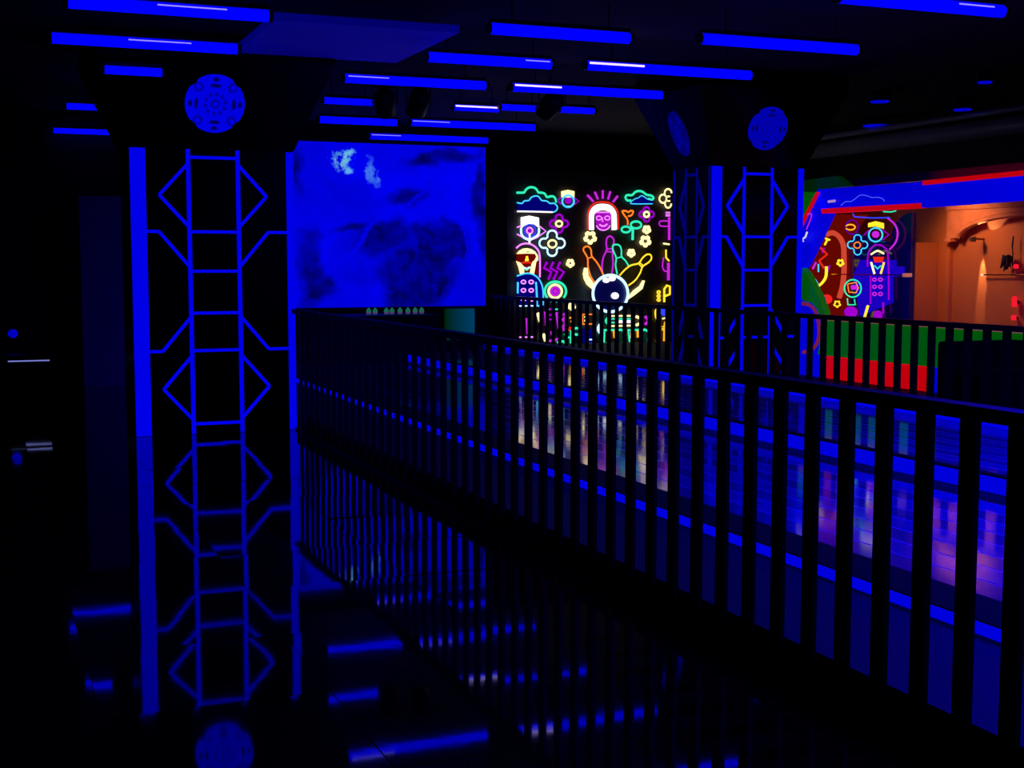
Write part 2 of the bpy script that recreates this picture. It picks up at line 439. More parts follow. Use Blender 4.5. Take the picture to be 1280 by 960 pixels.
# ================================================================== mural
def mural_material(W, H):
    m = bpy.data.materials.new('blue_mural_print'); m.use_nodes = True
    nt = m.node_tree; nt.nodes.clear(); N = nt.nodes; L = nt.links
    tc = N.new('ShaderNodeTexCoord')
    def math_(op, a, b=None, clamp=False):
        n = N.new('ShaderNodeMath'); n.operation = op; n.use_clamp = clamp
        for i, v in enumerate((a, b)):
            if v is None: continue
            if isinstance(v, (int, float)): n.inputs[i].default_value = v
            else: L.new(v, n.inputs[i])
        return n.outputs[0]
    def noise(scale, det, rough=.55, off=0, vec=None):
        n = N.new('ShaderNodeTexNoise'); n.inputs['Scale'].default_value = scale
        n.inputs['Detail'].default_value = det; n.inputs['Roughness'].default_value = rough
        mp = N.new('ShaderNodeMapping'); mp.inputs['Location'].default_value = (off, off*.7, off*.3)
        L.new(vec or tc.outputs['Object'], mp.inputs['Vector']); L.new(mp.outputs[0], n.inputs['Vector'])
        return n
    # warped coordinates
    wn = noise(1.4, 6, .62, 3.1)
    sub = N.new('ShaderNodeVectorMath'); sub.operation = 'SUBTRACT'; sub.inputs[1].default_value = (.5, .5, .5)
    L.new(wn.outputs['Color'], sub.inputs[0])
    sc = N.new('ShaderNodeVectorMath'); sc.operation = 'SCALE'; sc.inputs['Scale'].default_value = .75
    L.new(sub.outputs[0], sc.inputs[0])
    add = N.new('ShaderNodeVectorMath'); add.operation = 'ADD'
    L.new(tc.outputs['Object'], add.inputs[0]); L.new(sc.outputs[0], add.inputs[1])
    wv = add.outputs[0]
    sp = N.new('ShaderNodeSeparateXYZ'); L.new(wv, sp.inputs[0])
    X, Z = sp.outputs[0], sp.outputs[2]
    def blob(px, py, rx, ry, hard=1.4):
        cx = (px-372)/235*W; cz = (382-py)/204*H; rx = rx/235*W; ry = ry/204*H
        dx = math_('DIVIDE', math_('SUBTRACT', X, cx), rx); dz = math_('DIVIDE', math_('SUBTRACT', Z, cz), ry)
        d = math_('SQRT', math_('ADD', math_('MULTIPLY', dx, dx), math_('MULTIPLY', dz, dz)))
        return math_('MULTIPLY', math_('SUBTRACT', 1.30, d), hard*1.1, True)
    dark = blob(545, 302, 34, 26, 2.2)
    for q in ((478, 296, 34, 22, 1.6), (520, 340, 46, 34, 1.8), (505, 245, 24, 14, 1.2), (392, 330, 15, 48, 1.1), (402, 352, 18, 18, 1.3), (548, 192, 44, 9, 1.6),
              (604, 250, 9, 66, 1.3), (378, 215, 7, 30, .8), (500, 372, 26, 16, 1.2), (440, 285, 26, 7, 1.0)):
        dark = math_('MAXIMUM', dark, blob(*q))
    tex = noise(4.5, 6, .68, 8.4, wv)
    tx = math_('MULTIPLY', math_('SUBTRACT', tex.outputs['Fac'], .32), 2.4, True)
    amt = math_('MULTIPLY', dark, math_('ADD', .42, math_('MULTIPLY', tx, .50)))
    base = math_('SUBTRACT', .84, math_('MULTIPLY', amt, .92))
    soft = noise(1.3, 4, .6, 21, wv)
    base = math_('MULTIPLY', base, math_('ADD', .66, math_('MULTIPLY', math_('MULTIPLY', math_('SUBTRACT', soft.outputs['Fac'], .25), 1.8, True), .55)))
    # bright lightning-like veins drawn as polylines
    w2 = N.new('ShaderNodeVectorMath'); w2.operation = 'SCALE'; w2.inputs['Scale'].default_value = .45
    L.new(sub.outputs[0], w2.inputs[0])
    a2 = N.new('ShaderNodeVectorMath'); a2.operation = 'ADD'; L.new(tc.outputs['Object'], a2.inputs[0]); L.new(w2.outputs[0], a2.inputs[1])
    s2 = N.new('ShaderNodeSeparateXYZ'); L.new(a2.outputs[0], s2.inputs[0])
    X2, Z2 = s2.outputs[0], s2.outputs[2]
    vein = None
    for line in ([(370, 243), (387, 265), (393, 273), (405, 275), (413, 287)], [(446, 296), (460, 276), (480, 266), (500, 261), (517, 246), (525, 240)],
                 [(560, 226), (570, 208), (590, 200), (606, 194)], [(560, 226), (566, 258), (576, 284), (580, 302), (578, 318)], [(446, 296), (436, 318), (440, 340)]):
        for (ax, ay), (bx_, by_) in zip(line, line[1:]):
            ax, bx2 = (ax-366)/241*W, (bx_-366)/241*W; az, bz = (382-ay)/204*H, (382-by_)/204*H
            dx, dz = bx2-ax, bz-az; ll = dx*dx+dz*dz
            px = math_('SUBTRACT', X2, ax); pz = math_('SUBTRACT', Z2, az)
            t = math_('MULTIPLY', math_('ADD', math_('MULTIPLY', px, dx), math_('MULTIPLY', pz, dz)), 1/ll, True)
            ex = math_('SUBTRACT', px, math_('MULTIPLY', t, dx)); ez = math_('SUBTRACT', pz, math_('MULTIPLY', t, dz))
            d = math_('SQRT', math_('ADD', math_('MULTIPLY', ex, ex), math_('MULTIPLY', ez, ez)))
            vein = d if vein is None else math_('MINIMUM', vein, d)
    base = math_('MAXIMUM', base, math_('MULTIPLY', math_('SUBTRACT', 1.0, math_('DIVIDE', vein, .065), True), .88))
    # cold white moonlit patch
    moon = math_('MULTIPLY', blob(432, 195, 17, 9, 1.1), math_('MULTIPLY', math_('SUBTRACT', noise(9, 4, .6, 2.2).outputs['Fac'], .44), 8, True))
    moon = math_('MAXIMUM', moon, math_('MULTIPLY', blob(440, 208, 6, 5, 1.4), .8))
    rim = math_('MULTIPLY', blob(466, 210, 3.2, 16, 1.0), .35)
    moon = math_('MAXIMUM', moon, rim)
    cmb = N.new('ShaderNodeCombineColor')
    L.new(math_('MULTIPLY', moon, math_('MULTIPLY', tex.outputs['Fac'], .28)), cmb.inputs[0])
    L.new(math_('MULTIPLY', moon, .48), cmb.inputs[1])
    L.new(math_('MAXIMUM', base, .03), cmb.inputs[2])
    e = N.new('ShaderNodeEmission'); L.new(cmb.outputs[0], e.inputs[0]); e.inputs[1].default_value = 1.0
    o = N.new('ShaderNodeOutputMaterial'); L.new(e.outputs[0], o.inputs[0])
    return m
YM = 18.5
ml = on_y(366, 178, YM); mr = on_y(607, 382, YM)
W = mr.x-ml.x; Hm = 3.27-mr.z
mu = thing('mural_screen', 'large glowing blue cloudy mural screen on the back wall right of the left column', 'mural', (ml.x, YM, mr.z))
MB().box((0, 0, 0), (W, .05, Hm)).build('screen', mural_material(W, Hm), mu, loc=(0, 0, 0))
MB().box((-.03, .05, -.04), (W+.03, YB-YM-.001, Hm+.04)).build('frame', M_BLACK, mu, loc=(0, 0, 0))
# dark counter below with small bottles and a lit teal panel
ct = thing('counter', 'dark bar counter below the blue mural', 'counter', (ml.x, YM-.9, 0))
xk = on_y(548, 395, YM-.9).x-ml.x
MB().box((0, .05, ZD+.001), (XC-.01-ml.x, .85, .80)).build('body', M_BLACK, ct, loc=(0, 0, 0))
MB().box((XC+.07-ml.x, .05, ZB+.001), (xk, .85, .80)).build('body', M_BLACK, ct, loc=(0, 0, 0))
MB().box((-.02, 0, .80), (xk+.02, .9, .84)).build('worktop', M_BLACK, ct, loc=(0, 0, 0))
MG = pbr('green_glass', (.01, .08, .06), .2, emit=(.02, .26, .17), es=.42)
MG2 = pbr('violet_reflection', (.2, .02, .2), .5, emit=(.16, .02, .3), es=.5)  # pinkish reflection low on each bottle, built as a glowing band
bx = [461, 469, 483, 490, 500, 510, 519, 527]
ords = ['first', 'second', 'third', 'fourth', 'fifth', 'sixth', 'seventh', 'eighth']
for i, x in enumerate(bx):
    P = on_y(x, 395, YM-.35)
    b = thing('bottle', 'small glowing green bottle on the counter under the mural, %s from the left' % ords[i], 'bottle', (P.x, YM-.35, .84), 'bottles on the counter')
    MB().lathe([(.030, 0), (.036, .01), (.036, .055), (.014, .08), (.012, .09)], seg=10).build('glass', MG, b, loc=(0, 0, 0), smooth=True)
    MB().lathe([(.0372, .008), (.0372, .026)], seg=10).build('reflection_band', MG2, b, loc=(0, 0, 0))
YK = YM-.7
A = on_y(556, 386, YK); B = on_y(593, 416, YK)
def grad_mat():
    m = bpy.data.materials.new('teal_screen'); m.use_nodes = True; nt = m.node_tree; nt.nodes.clear()
    tc = nt.nodes.new('ShaderNodeTexCoord'); s = nt.nodes.new('ShaderNodeSeparateXYZ'); r = nt.nodes.new('ShaderNodeValToRGB')
    nt.links.new(tc.outputs['Generated'], s.inputs[0]); nt.links.new(s.outputs[0], r.inputs[0])
    r.color_ramp.elements[0].color = (.0, .016, .001, 1); r.color_ramp.elements[1].color = (.0, .045, .13, 1)
    e = nt.nodes.new('ShaderNodeEmission'); o = nt.nodes.new('ShaderNodeOutputMaterial')
    nt.links.new(r.outputs[0], e.inputs[0]); nt.links.new(e.outputs[0], o.inputs[0]); return m
sc_ = thing('display_screen', 'dim green to teal display screen on a black stand below the mural corner', 'screen', ((A.x+B.x)/2, YK, ZB))
hw = (B.x-A.x)/2
MB().box((-hw, -.01, B.z-ZB-.1), (hw, .02, A.z-ZB)).build('panel', grad_mat(), sc_, loc=(0, 0, 0))
MB().box((-hw-.02, .02, .02), (hw+.02, .08, A.z-ZB+.02)).build('casing', M_BLACK, sc_, loc=(0, 0, 0))
MB().box((-hw-.05, -.1, .001), (hw+.05, .2, .02)).build('base', M_BLACK, sc_, loc=(0, 0, 0))

# ================================================================== neon wall
YS = 18.58
sgn = MB().box((on_y(634, 300, YS).x, YS, ZU), (on_y(905, 300, YS).x, YS+.1, 2.95)).build('neon_backing_panel', M_SIGNWALL)
tag(sgn, 'large black backing panel behind all the neon figures on the back wall', 'panel')
def arc(cx, cy, rx, ry=None, a0=0, a1=360, n=20):
    ry = ry or rx
    full = abs(a1-a0) >= 360
    k = n if full else n+1
    return [(cx+rx*math.cos(math.radians(a0+(a1-a0)*i/n)), cy+ry*math.sin(math.radians(a0+(a1-a0)*i/n))) for i in range(k)]
def smooth_pts(pts, closed=False, n=5):
    k = len(pts)
    if k < 3: return pts
    out = []
    rng = range(k if closed else k-1)
    for i in rng:
        p0 = pts[i-1] if (closed or i > 0) else pts[i]
        p1 = pts[i]; p2 = pts[(i+1) % k]
        p3 = pts[(i+2) % k] if (closed or i+2 < k) else p2
        for j in range(n):
            t = j/n
            out.append(tuple(.5*((2*b)+(c-a)*t+(2*a-5*b+4*c-d)*t*t+(-a+3*b-3*c+d)*t**3) for a, b, c, d in zip(p0, p1, p2, p3)))
    if not closed: out.append(pts[-1])
    return out
class Neon:
    """glowing figure; strokes are given in a crop frame (origin ox, oy, scale s) of the photograph"""
    def __init__(s, name, label, frame, plane=('y', YS), base_off=.05, cat='neon figure', group='neon figures on the black wall'):
        s.frame = frame; s.plane = plane; s.off = base_off
        s.t = None; s.name = name; s.label = label; s.cat = cat; s.group = group
    def to(s, p, off=None):
        ox, oy, k = s.frame; x = ox+p[0]*k; y = oy+p[1]*k
        ax, v = s.plane
        off = s.off if off is None else off
        return on_y(x, y, v-off) if ax == 'y' else on_x(x, y, v-off)
    def root(s, P):
        if s.t is None:
            s.t = thing(s.name, s.label, s.cat, P, s.group)
    def nrm(s): return (0, -1, 0) if s.plane[0] == 'y' else (-1, 0, 0)
    def line(s, pts, col, wpx=2.6, closed=False, sm=False, name='tube', off=None):
        if sm: pts = smooth_pts(pts, closed)
        P = [s.to(p, off) for p in pts]; s.root(P[0])
        d = (P[0]-CO).dot(CF); r = wpx/2/FPX*d
        MB().tube([q-s.t.location for q in P], r, closed, 6, up=s.nrm()).build(name, NEON[col] if isinstance(col, str) else col, s.t, smooth=True, loc=(0, 0, 0))
        return s
    def fill(s, pts, col, off=.02, th=.012, name='glow_panel', sm=False):
        if sm: pts = smooth_pts(pts, True)
        P = [s.to(p, off) for p in pts]; s.root(P[0])
        MB().prism([q-s.t.location for q in P], Vector(s.nrm())*-th).build(name, NEON[col] if isinstance(col, str) else col, s.t, loc=(0, 0, 0))
        return s
FA = (640, 225, 80/960); FB = (640, 295, 80/960); FC = (720, 290, 100/960); FD = (640, 365, 105/1280)
FE = (735, 370, 115/1280); FF = (720, 225, 130/1135); FG = (815, 230, 35/160); F6 = (630, 220, 220/960)

def petals(cx, cy, d, r, n=4, a0=-90):
    out = []
    for i in range(n):
        th = a0 + 360*i/n
        px, py = cx+d*math.cos(math.radians(th)), cy+d*math.sin(math.radians(th))
        out += arc(px, py, r, None, th-110, th+110, 8)
    return out
def star(cx, cy, R, r, n=5, a0=90):
    out = []
    for i in range(n):
        th = math.radians(a0+360*i/n); t2_ = math.radians(a0+360*(i+.5)/n)
        for dd in (-.22, 0, .22):
            out.append((cx+R*math.cos(th+dd)*(1 if dd == 0 else .96), cy+R*math.sin(th+dd)*(1 if dd == 0 else .96)))
        out.append((cx+r*math.cos(t2_), cy+r*math.sin(t2_)))
    return out

n = Neon('neon_cloud', 'large double neon cloud in green and blue at the top left', FA)
n.fill([(80, 345), (160, 345), (200, 300), (270, 290), (340, 240), (400, 260), (450, 310), (540, 340), (640, 360), (690, 420), (640, 480), (80, 480)], FILL_BLUE)
n.line([(70, 190), (150, 190), (185, 185), (205, 150), (245, 118), (290, 108), (340, 118), (375, 150), (395, 185), (440, 190), (490, 205), (525, 255), (580, 245), (625, 250), (655, 290), (660, 340)], 'teal', 2.8, sm=True)
n.line([(75, 340), (150, 350), (185, 315), (255, 305), (285, 265), (345, 240), (400, 250), (445, 305), (520, 315), (570, 350), (630, 350), (675, 390), (680, 430), (650, 470), (600, 482)], 'cyan', 1.8, sm=True)
n.line([(80, 470), (340, 474), (610, 482)], 'white', 1.8)
n = Neon('neon_eye', 'small neon eye with yellow brow block beside the large cloud', FA)
n.fill([(742, 170), (840, 148), (938, 170), (935, 260), (745, 260)], 'cream', .05)
n.line(arc(842, 318, 88), 'cyan', 2.6, True).line(arc(842, 340, 80, 60, 20, 160), 'ice', 1.8)
n.fill(arc(845, 310, 48), 'violet', .05).line([(690, 300), (740, 260)], 'violet', 1.6).line([(690, 320), (745, 365)], 'violet', 1.6)
n.line([(930, 260), (1000, 320), (930, 370)], 'violet', 1.6)
n = Neon('neon_eye', 'large white neon eye with tall brow block at the left edge', FA, base_off=.09)
n.fill([(135, 560), (260, 535), (405, 565), (408, 720), (340, 665), (265, 655), (195, 680), (135, 730)], 'white', .05)
n.line(arc(268, 760, 88, 92), 'blue', 2.0, True)
n.line([(137, 720), (140, 800), (175, 860), (262, 900)], 'ice', 3.0, sm=True).line([(405, 720), (400, 800), (360, 850), (262, 900)], 'ice', 3.0, sm=True)
n.line([(75, 712), (130, 690)], 'pink', 1.8).line([(75, 810), (180, 870), (265, 905)], 'pink', 1.8).line([(410, 690), (510, 768), (380, 860), (265, 905)], 'pink', 1.8)
n.line(arc(265, 760, 45), 'pink', 2.4, True).fill(arc(265, 760, 26), 'violet', .04).line([(265, 800), (262, 950)], 'white', 2.6)
n = Neon('neon_flower', 'purple neon flower with cream centre between the two eyes', FA)
n.line(petals(705, 655, 85, 52), 'violet', 2.6, True).line(arc(706, 656, 48, 42), 'cream', 2.4, True)
n = Neon('neon_flower', 'large ice blue four-petal neon flower with cream centre', FB, base_off=.085)
n.line(petals(602, 108, 120, 72), 'ice', 2.4, True).line(arc(605, 118, 62, 56), 'cream', 2.4, True)
n = Neon('neon_flower', 'small cream neon flower below the ice blue flower', FB)
n.line(star(875, 408, 48, 34), 'cream', 3.4, True, True)
n = Neon('neon_man', 'neon man with dark red sunglasses, beard and purple hood', FB)
n.fill([(70, 270), (150, 200), (230, 180), (310, 205), (370, 270), (410, 560), (330, 570), (120, 570), (70, 380)], FILL_RED)
n.line([(65, 182), (130, 130), (215, 112), (300, 130), (370, 185), (410, 260), (420, 400), (418, 620)], 'pink', 2.2, sm=True)
n.fill([(70, 268), (105, 225), (165, 190), (225, 182), (290, 195), (350, 235), (388, 290), (395, 360), (365, 385), (330, 572), (268, 572), (300, 400), (345, 360), (370, 310), (350, 268), (230, 262), (110, 268)], 'cream', .05)
n.fill([(190, 238), (240, 228), (285, 238), (240, 248)], 'green', .065)
n.fill([(65, 375), (125, 400), (180, 460), (185, 570), (125, 572), (100, 470)], 'cream', .05)
n.fill([(215, 300), (240, 300), (255, 375), (195, 380)], 'yellow', .05)
n.line([(140, 405), (225, 395), (300, 405)], 'red', 2.2).line([(165, 470), (220, 490), (270, 470)], 'ice', 2.2).line([(190, 495), (222, 515), (250, 495)], 'teal', 1.6)
n = Neon('neon_robot', 'blue arched neon body with rows of pink buttons below the man', FB, base_off=.10)
n.fill([(75, 620), (150, 580), (240, 570), (330, 590), (400, 640), (450, 720), (470, 900), (470, 1060), (75, 1060)], FILL_BLUE)
n.line([(75, 600), (150, 575), (230, 560), (310, 575), (380, 620), (430, 690), (460, 780), (470, 900), (465, 1040)], 'cyan', 2.0, sm=True)
n.line([(88, 690), (86, 860)], 'cyan', 2.6).line([(360, 690), (372, 880), (375, 1040), (410, 1050)], 'cyan', 2.6)
n.line([(80, 1050), (380, 1046)], 'ice', 1.6)
for yy in (690, 815, 950):
    for xx in (172, 288):
        n.line(arc(xx, yy, 34, 26, 0, 360, 12), 'pink', 1.8, True)
n = Neon('neon_waves', 'three purple zigzag neon waves above the green ring', FB)
for dx in (0, 95, 200):
    n.line([(525+dx, 390), (480+dx, 480), (590+dx*.95, 540), (545+dx*.8, 650)], 'violet', 3.4)
n = Neon('neon_ring', 'green and cream neon ring with a purple centre', FB)
n.line(arc(652, 830, 160, 145, 140, 400), 'teal', 3.2).line(arc(655, 800, 150, 118, 235, 330, 8), 'white', 2.0)
n.line(arc(648, 830, 100, 100), 'cream', 3.0, True).fill(arc(648, 830, 74), 'magenta', .04).line(arc(652, 830, 40), 'violet', 1.6, True, off=.06)
n = Neon('neon_fist', 'purple neon arm shape with green marks below the green ring', FD)
n.line([(565, 130), (630, 150)], 'teal', 1.8).line([(670, 150), (740, 130)], 'teal', 1.8).line([(570, 262), (735, 264)], 'teal', 1.8)
n.line([(510, 300), (520, 400), (525, 510)], 'magenta', 4.0).line([(685, 310), (700, 430), (720, 560)], 'magenta', 4.2)
n.line([(790, 330), (820, 370), (780, 420), (820, 470), (790, 520), (800, 590)], 'magenta', 4.6)
for yy in (262, 350, 418): n.line([(570, yy), (640, yy)], 'violet', 2.0)
n.line([(605, 600), (615, 650)], 'magenta', 4.0).line([(570, 745), (640, 740), (730, 700)], 'magenta', 3.0)
n = Neon('neon_rod', 'single upright pink neon rod near the lower left', FD)
n.line([(230, 400), (245, 640)], 'magenta', 4.0).line([(110, 690), (360, 686)], 'pink', 1.8)
n = Neon('neon_rod', 'slanting cream neon rod, dashed by the railing, near the lower left', FD)
n.line([(390, 320), (430, 450)], 'cream', 4.2).line([(475, 640), (515, 745)], 'cream', 4.2)
n = Neon('neon_flower', 'small cream neon blossom right of the green ring, behind the railing', FD)
n.line(star(912, 220, 46, 30), 'cream', 3.2, True, True)
n = Neon('neon_sprout', 'orange and teal neon sprout at the bottom of the wall', FD)
n.line([(880, 395), (940, 385), (900, 460)], 'amber', 2.4).line([(890, 530), (870, 590)], 'red', 2.6)
n.line([(910, 580), (905, 800)], 'teal', 4.4).line(arc(985, 600, 50, 50, -120, 120, 10), 'teal', 3.0)
n.line([(800, 640), (850, 690), (900, 700)], 'teal', 2.6).line([(690, 765), (780, 750), (810, 780)], 'teal', 3.0)
n = Neon('neon_lantern', 'small cream and blue neon lantern left of the cassette', FD)
n.line([(1080, 342), (1250, 340), (1260, 486), (1080, 490)], 'orange', 2.0, True).line([(1105, 380), (1165, 385)], 'cream', 2.0).line([(1110, 437), (1160, 437)], 'cream', 3.0)
n.line([(1130, 500), (1130, 550)], 'cyan', 3.2).line([(1080, 790), (1250, 785)], 'ice', 2.0).line([(1180, 725), (1250, 725)], 'ice', 1.8)
n.fill([(1080, 570), (1260, 570), (1260, 800), (1080, 800)], FILL_BLUE)
# middle: sun face
n = Neon('neon_sun_face', 'smiling purple neon face under a white arched hair and purple rays', FF)
for p, q in (((125, 165), (190, 235)), ((205, 130), (240, 210)), ((292, 112), (292, 205)), ((375, 125), (350, 212)), ((455, 175), (405, 240))):
    n.line([p, q], 'magenta', 3.0)
n.line([(130, 545), (130, 380), (150, 310), (205, 255), (290, 240), (375, 255), (435, 310), (458, 380), (460, 540)], 'red', 2.2, sm=True)
n.line([(150, 540), (150, 385), (170, 325), (220, 280), (290, 268), (365, 280), (415, 325), (435, 385), (440, 540)], 'white', 2.0, sm=True)
n.line([(172, 545), (172, 390), (195, 340), (240, 310), (295, 302), (350, 312), (395, 345), (412, 395), (414, 545)], 'white', 6.4, sm=True)
n.line([(170, 370), (195, 330), (240, 298)], 'ice', 2.4, sm=True).line([(245, 330), (295, 318), (350, 332)], 'cream', 2.0, sm=True)
n.fill([(215, 350), (385, 350), (385, 440), (365, 510), (300, 545), (235, 515), (215, 450)], pbr('neon_face_back', (.1, .0, .12), .5, emit=(.33, .0, .42), es=1.0), .045)
n.line([(222, 352), (378, 352)], 'pink', 1.6, off=.07).line(arc(250, 415, 28, 22), 'pink', 1.2, True, off=.07).line(arc(342, 415, 28, 22), 'pink', 1.4, True, off=.07)
n.line([(292, 410), (285, 450), (300, 455)], 'pink', 1.2, off=.07).line(arc(297, 465, 45, 38, 20, 150, 8), 'pink', 2.0, off=.07)
n.line(arc(298, 470, 80, 78, 20, 160, 10), 'pink', 1.6, off=.07)
n = Neon('neon_cloud', 'small double neon cloud in green and blue at the top right', FF)
n.fill([(600, 230), (650, 205), (715, 165), (760, 195), (840, 220), (840, 260), (620, 265)], FILL_BLUE)
n.line([(600, 222), (560, 222), (540, 190), (560, 165), (610, 165), (650, 130), (690, 120), (730, 130), (770, 160), (820, 170), (845, 190), (835, 212), (790, 205)], 'teal', 2.8, sm=True)
n.line([(835, 260), (620, 260), (600, 240), (640, 208), (680, 195), (715, 172), (755, 190), (790, 212), (845, 215)], 'cyan', 1.2, sm=True)
n = Neon('neon_flower', 'purple neon flower with cream centre under the small cloud', FF)
n.line(petals(770, 375, 48, 32), 'violet', 2.4, True).line(arc(770, 375, 28), 'cream', 2.6, True)
n = Neon('neon_heart', 'orange neon heart flower on a bent stem', FF)
n.line([(565, 490), (560, 430), (525, 380), (505, 340), (545, 338), (570, 350), (600, 335), (625, 345), (605, 385), (570, 395)], 'orange', 2.2, sm=True)
n = Neon('neon_sprout', 'teal neon sprout with two round leaves right of the face', FF)
n.line(arc(655, 490, 58, 38), 'teal', 2.8, True).line(arc(545, 540, 48, 32), 'teal', 2.6, True).line([(590, 530), (620, 545), (618, 655)], 'teal', 3.6)
for (x, y, R, lab) in [(155, 628, 72, 'largest cream neon blossom, left of the purple pin'), (772, 542, 42, 'cream neon blossom right of the teal sprout, upper one'),
                       (757, 668, 62, 'cream neon blossom right of the teal sprout, lower one'), (603, 797, 40, 'small cream neon blossom above the yellow pin')]:
    n = Neon('neon_flower', lab, FF); n.line(star(x, y, R*.84, R*.52), 'cream', 3.6, True, True)
# bowling pins and ball
def pin(label, col, pts, neck, off=.05):
    n = Neon('neon_pin', label, FC, base_off=off, group='neon bowling pins'); n.line(pts, col, 2.1, sm=True)
    for a_ in neck: n.line(a_, col, 1.6)
n_ = pin('orange neon bowling pin leaning left of the ball', 'orange', [(225, 610), (175, 530), (145, 420), (140, 320), (115, 265), (88, 215), (105, 180), (150, 175), (180, 215), (190, 290), (240, 350), (290, 430), (330, 520)], [[(140, 318), (190, 300)]], .09)
pin('purple upright neon bowling pin behind the ball', 'magenta', [(320, 500), (312, 400), (330, 300), (368, 215), (362, 130), (375, 70), (405, 50), (440, 70), (455, 110), (440, 190), (438, 260), (445, 380), (430, 500)], [[(365, 205), (435, 200)], [(358, 232), (440, 240)]])
pin('teal neon bowling pin leaning right of the purple pin', 'teal', [(495, 505), (475, 400), (482, 310), (450, 230), (440, 170), (480, 150), (525, 165), (545, 220), (548, 295), (590, 340), (635, 410)], [[(485, 315), (548, 298)]], .09)
pin('yellow neon bowling pin lying to the right of the ball', 'yellow', [(525, 520), (590, 450), (660, 400), (750, 375), (800, 310), (850, 270), (895, 275), (905, 320), (870, 365), (800, 415), (770, 490), (710, 580), (630, 640)], [[(750, 380), (795, 425)], [(770, 372), (808, 405)]], .13)
n = Neon('neon_ball', 'dark blue neon bowling ball with white outline and highlights', FC, base_off=.19)
n.fill(arc(415, 735, 205, 205, 0, 360, 32), pbr('neon_ball_back', (.01, .01, .05), .4, emit=(.0, .0, .045), es=1.0), .16)
n.line(arc(413, 738, 210, 220, 0, 360, 40), 'ice', 3.6, True)
n.fill(arc(365, 580, 42, 30, 0, 360, 12), 'white', .18).fill(arc(435, 560, 42, 30, 0, 360, 12), 'white', .185).fill(arc(470, 765, 45, 40, 0, 360, 14), 'white', .18)
n = Neon('neon_flame', 'cream neon flame left of the bowling ball', FC)
n.fill([(100, 430), (140, 430), (150, 520), (200, 600), (230, 640), (200, 690), (130, 630), (95, 560), (85, 500)], 'cream', .05)
n = Neon('neon_flame', 'cream neon flame right of the bowling ball', FC)
n.fill([(630, 770), (690, 700), (760, 650), (800, 580), (828, 585), (800, 680), (720, 745), (635, 805)], 'cream', .05)
n = Neon('neon_cassette', 'row of teal and cream neon stripes at the bottom, shaped like a cassette', FE)
n.line([(300, 285), (250, 345), (300, 405)], 'teal', 3.4, sm=True)
n.line([(330, 278), (640, 276)], 'cream', 2.0).line([(330, 418), (640, 410)], 'cream', 2.2)
n.line([(330, 318), (640, 318)], 'teal', 2.0).line([(420, 358), (640, 356)], 'white', 3.4).line([(330, 368), (410, 372)], 'teal', 2.0)
n.line([(670, 285), (735, 320), (735, 370), (670, 408)], 'cream', 3.4, sm=True).line([(795, 285), (840, 340), (795, 395)], 'magenta', 3.6, sm=True)
n = Neon('neon_bracket', 'pale curved neon bracket left of the cassette stripes', FE)
n.line([(195, 385), (150, 420), (145, 480), (190, 530)], 'ice', 3.4, sm=True)
n = Neon('neon_box', 'teal neon box outline with amber bars in it at the wall bottom, left one', FE)
n.line([(230, 475), (470, 470), (500, 500), (495, 640), (460, 660), (225, 658)], 'teal', 3.0, True)
n.line([(285, 510), (290, 570)], 'red', 3.6).line([(360, 480), (370, 570), (395, 590)], 'amber', 3.4)
n = Neon('neon_box', 'teal neon box outline with an amber bar in it at the wall bottom, right one', FE)
n.line([(560, 475), (800, 470), (840, 500), (835, 640), (790, 658), (580, 655)], 'teal', 3.0, True)
n.line([(605, 480), (600, 590)], 'cream', 3.0).line([(705, 480), (708, 575)], 'amber', 6.0)
# right edge column of figures
n = Neon('neon_flower', 'cream and amber neon flower at the top right edge, partly behind the column', FG)
n.line(arc(92, 52, 20, 24, 130, 360, 10), 'cream', 2.2).line(arc(64, 84, 22, 24, 60, 300, 10), 'cream', 2.2).line(arc(92, 112, 18, 24, 0, 220, 10), 'cream', 2.2).line(arc(95, 84, 14, 14, 60, 300, 8), 'cream', 2.0)
n = Neon('neon_guitar', 'purple neon guitar shape at the right edge of the wall', FG)
for y in (162, 172, 182): n.line([(78, y), (104, y)], 'pink', 1.2)
n.line([(98, 190), (98, 320)], 'magenta', 3.4).line([(100, 212), (50, 212), (42, 228), (52, 240), (92, 242)], 'magenta', 1.6, sm=True)
n = Neon('neon_bottle', 'yellow and purple neon bottle shape at the right edge, mid height', FG)
n.line([(65, 340), (100, 345)], 'cream', 2.0).line([(80, 375), (80, 420), (98, 440)], 'yellow', 2.4).line([(66, 420), (60, 470), (70, 495), (92, 500)], 'magenta', 1.8, sm=True).line([(94, 450), (94, 550)], 'magenta', 4.0)
n = Neon('neon_leopard', 'yellow spotted neon cat head at the right edge behind the railing', FG)
n.line([(70, 675), (70, 600), (85, 580), (102, 585), (102, 630), (75, 640)], 'yellow', 3.0)
for y in (618, 640, 662): n.line(arc(38, y, 9, 7, 0, 360, 8), 'yellow', 2.0, True)
n = Neon('neon_moon', 'amber neon crescent with a blue ball at the lower right edge', FG)
n.line([(40, 705), (20, 725), (22, 760), (36, 785)], 'yellow', 2.4, sm=True).fill(arc(75, 725, 26, 30, 0, 360, 14), 'blue', .05)
n = Neon('neon_sax', 'amber neon saxophone at the lower right corner of the wall', FG)
n.line([(60, 770), (92, 762)], 'cream', 2.0).line([(92, 782), (72, 800), (68, 900), (60, 908)], 'amber', 2.6, sm=True)
for y in (815, 825, 834): n.line([(56, y), (84, y)], 'yellow', 1.0)
n.line(arc(32, 903, 9, 9, 30, 330, 8), 'amber', 2.2)

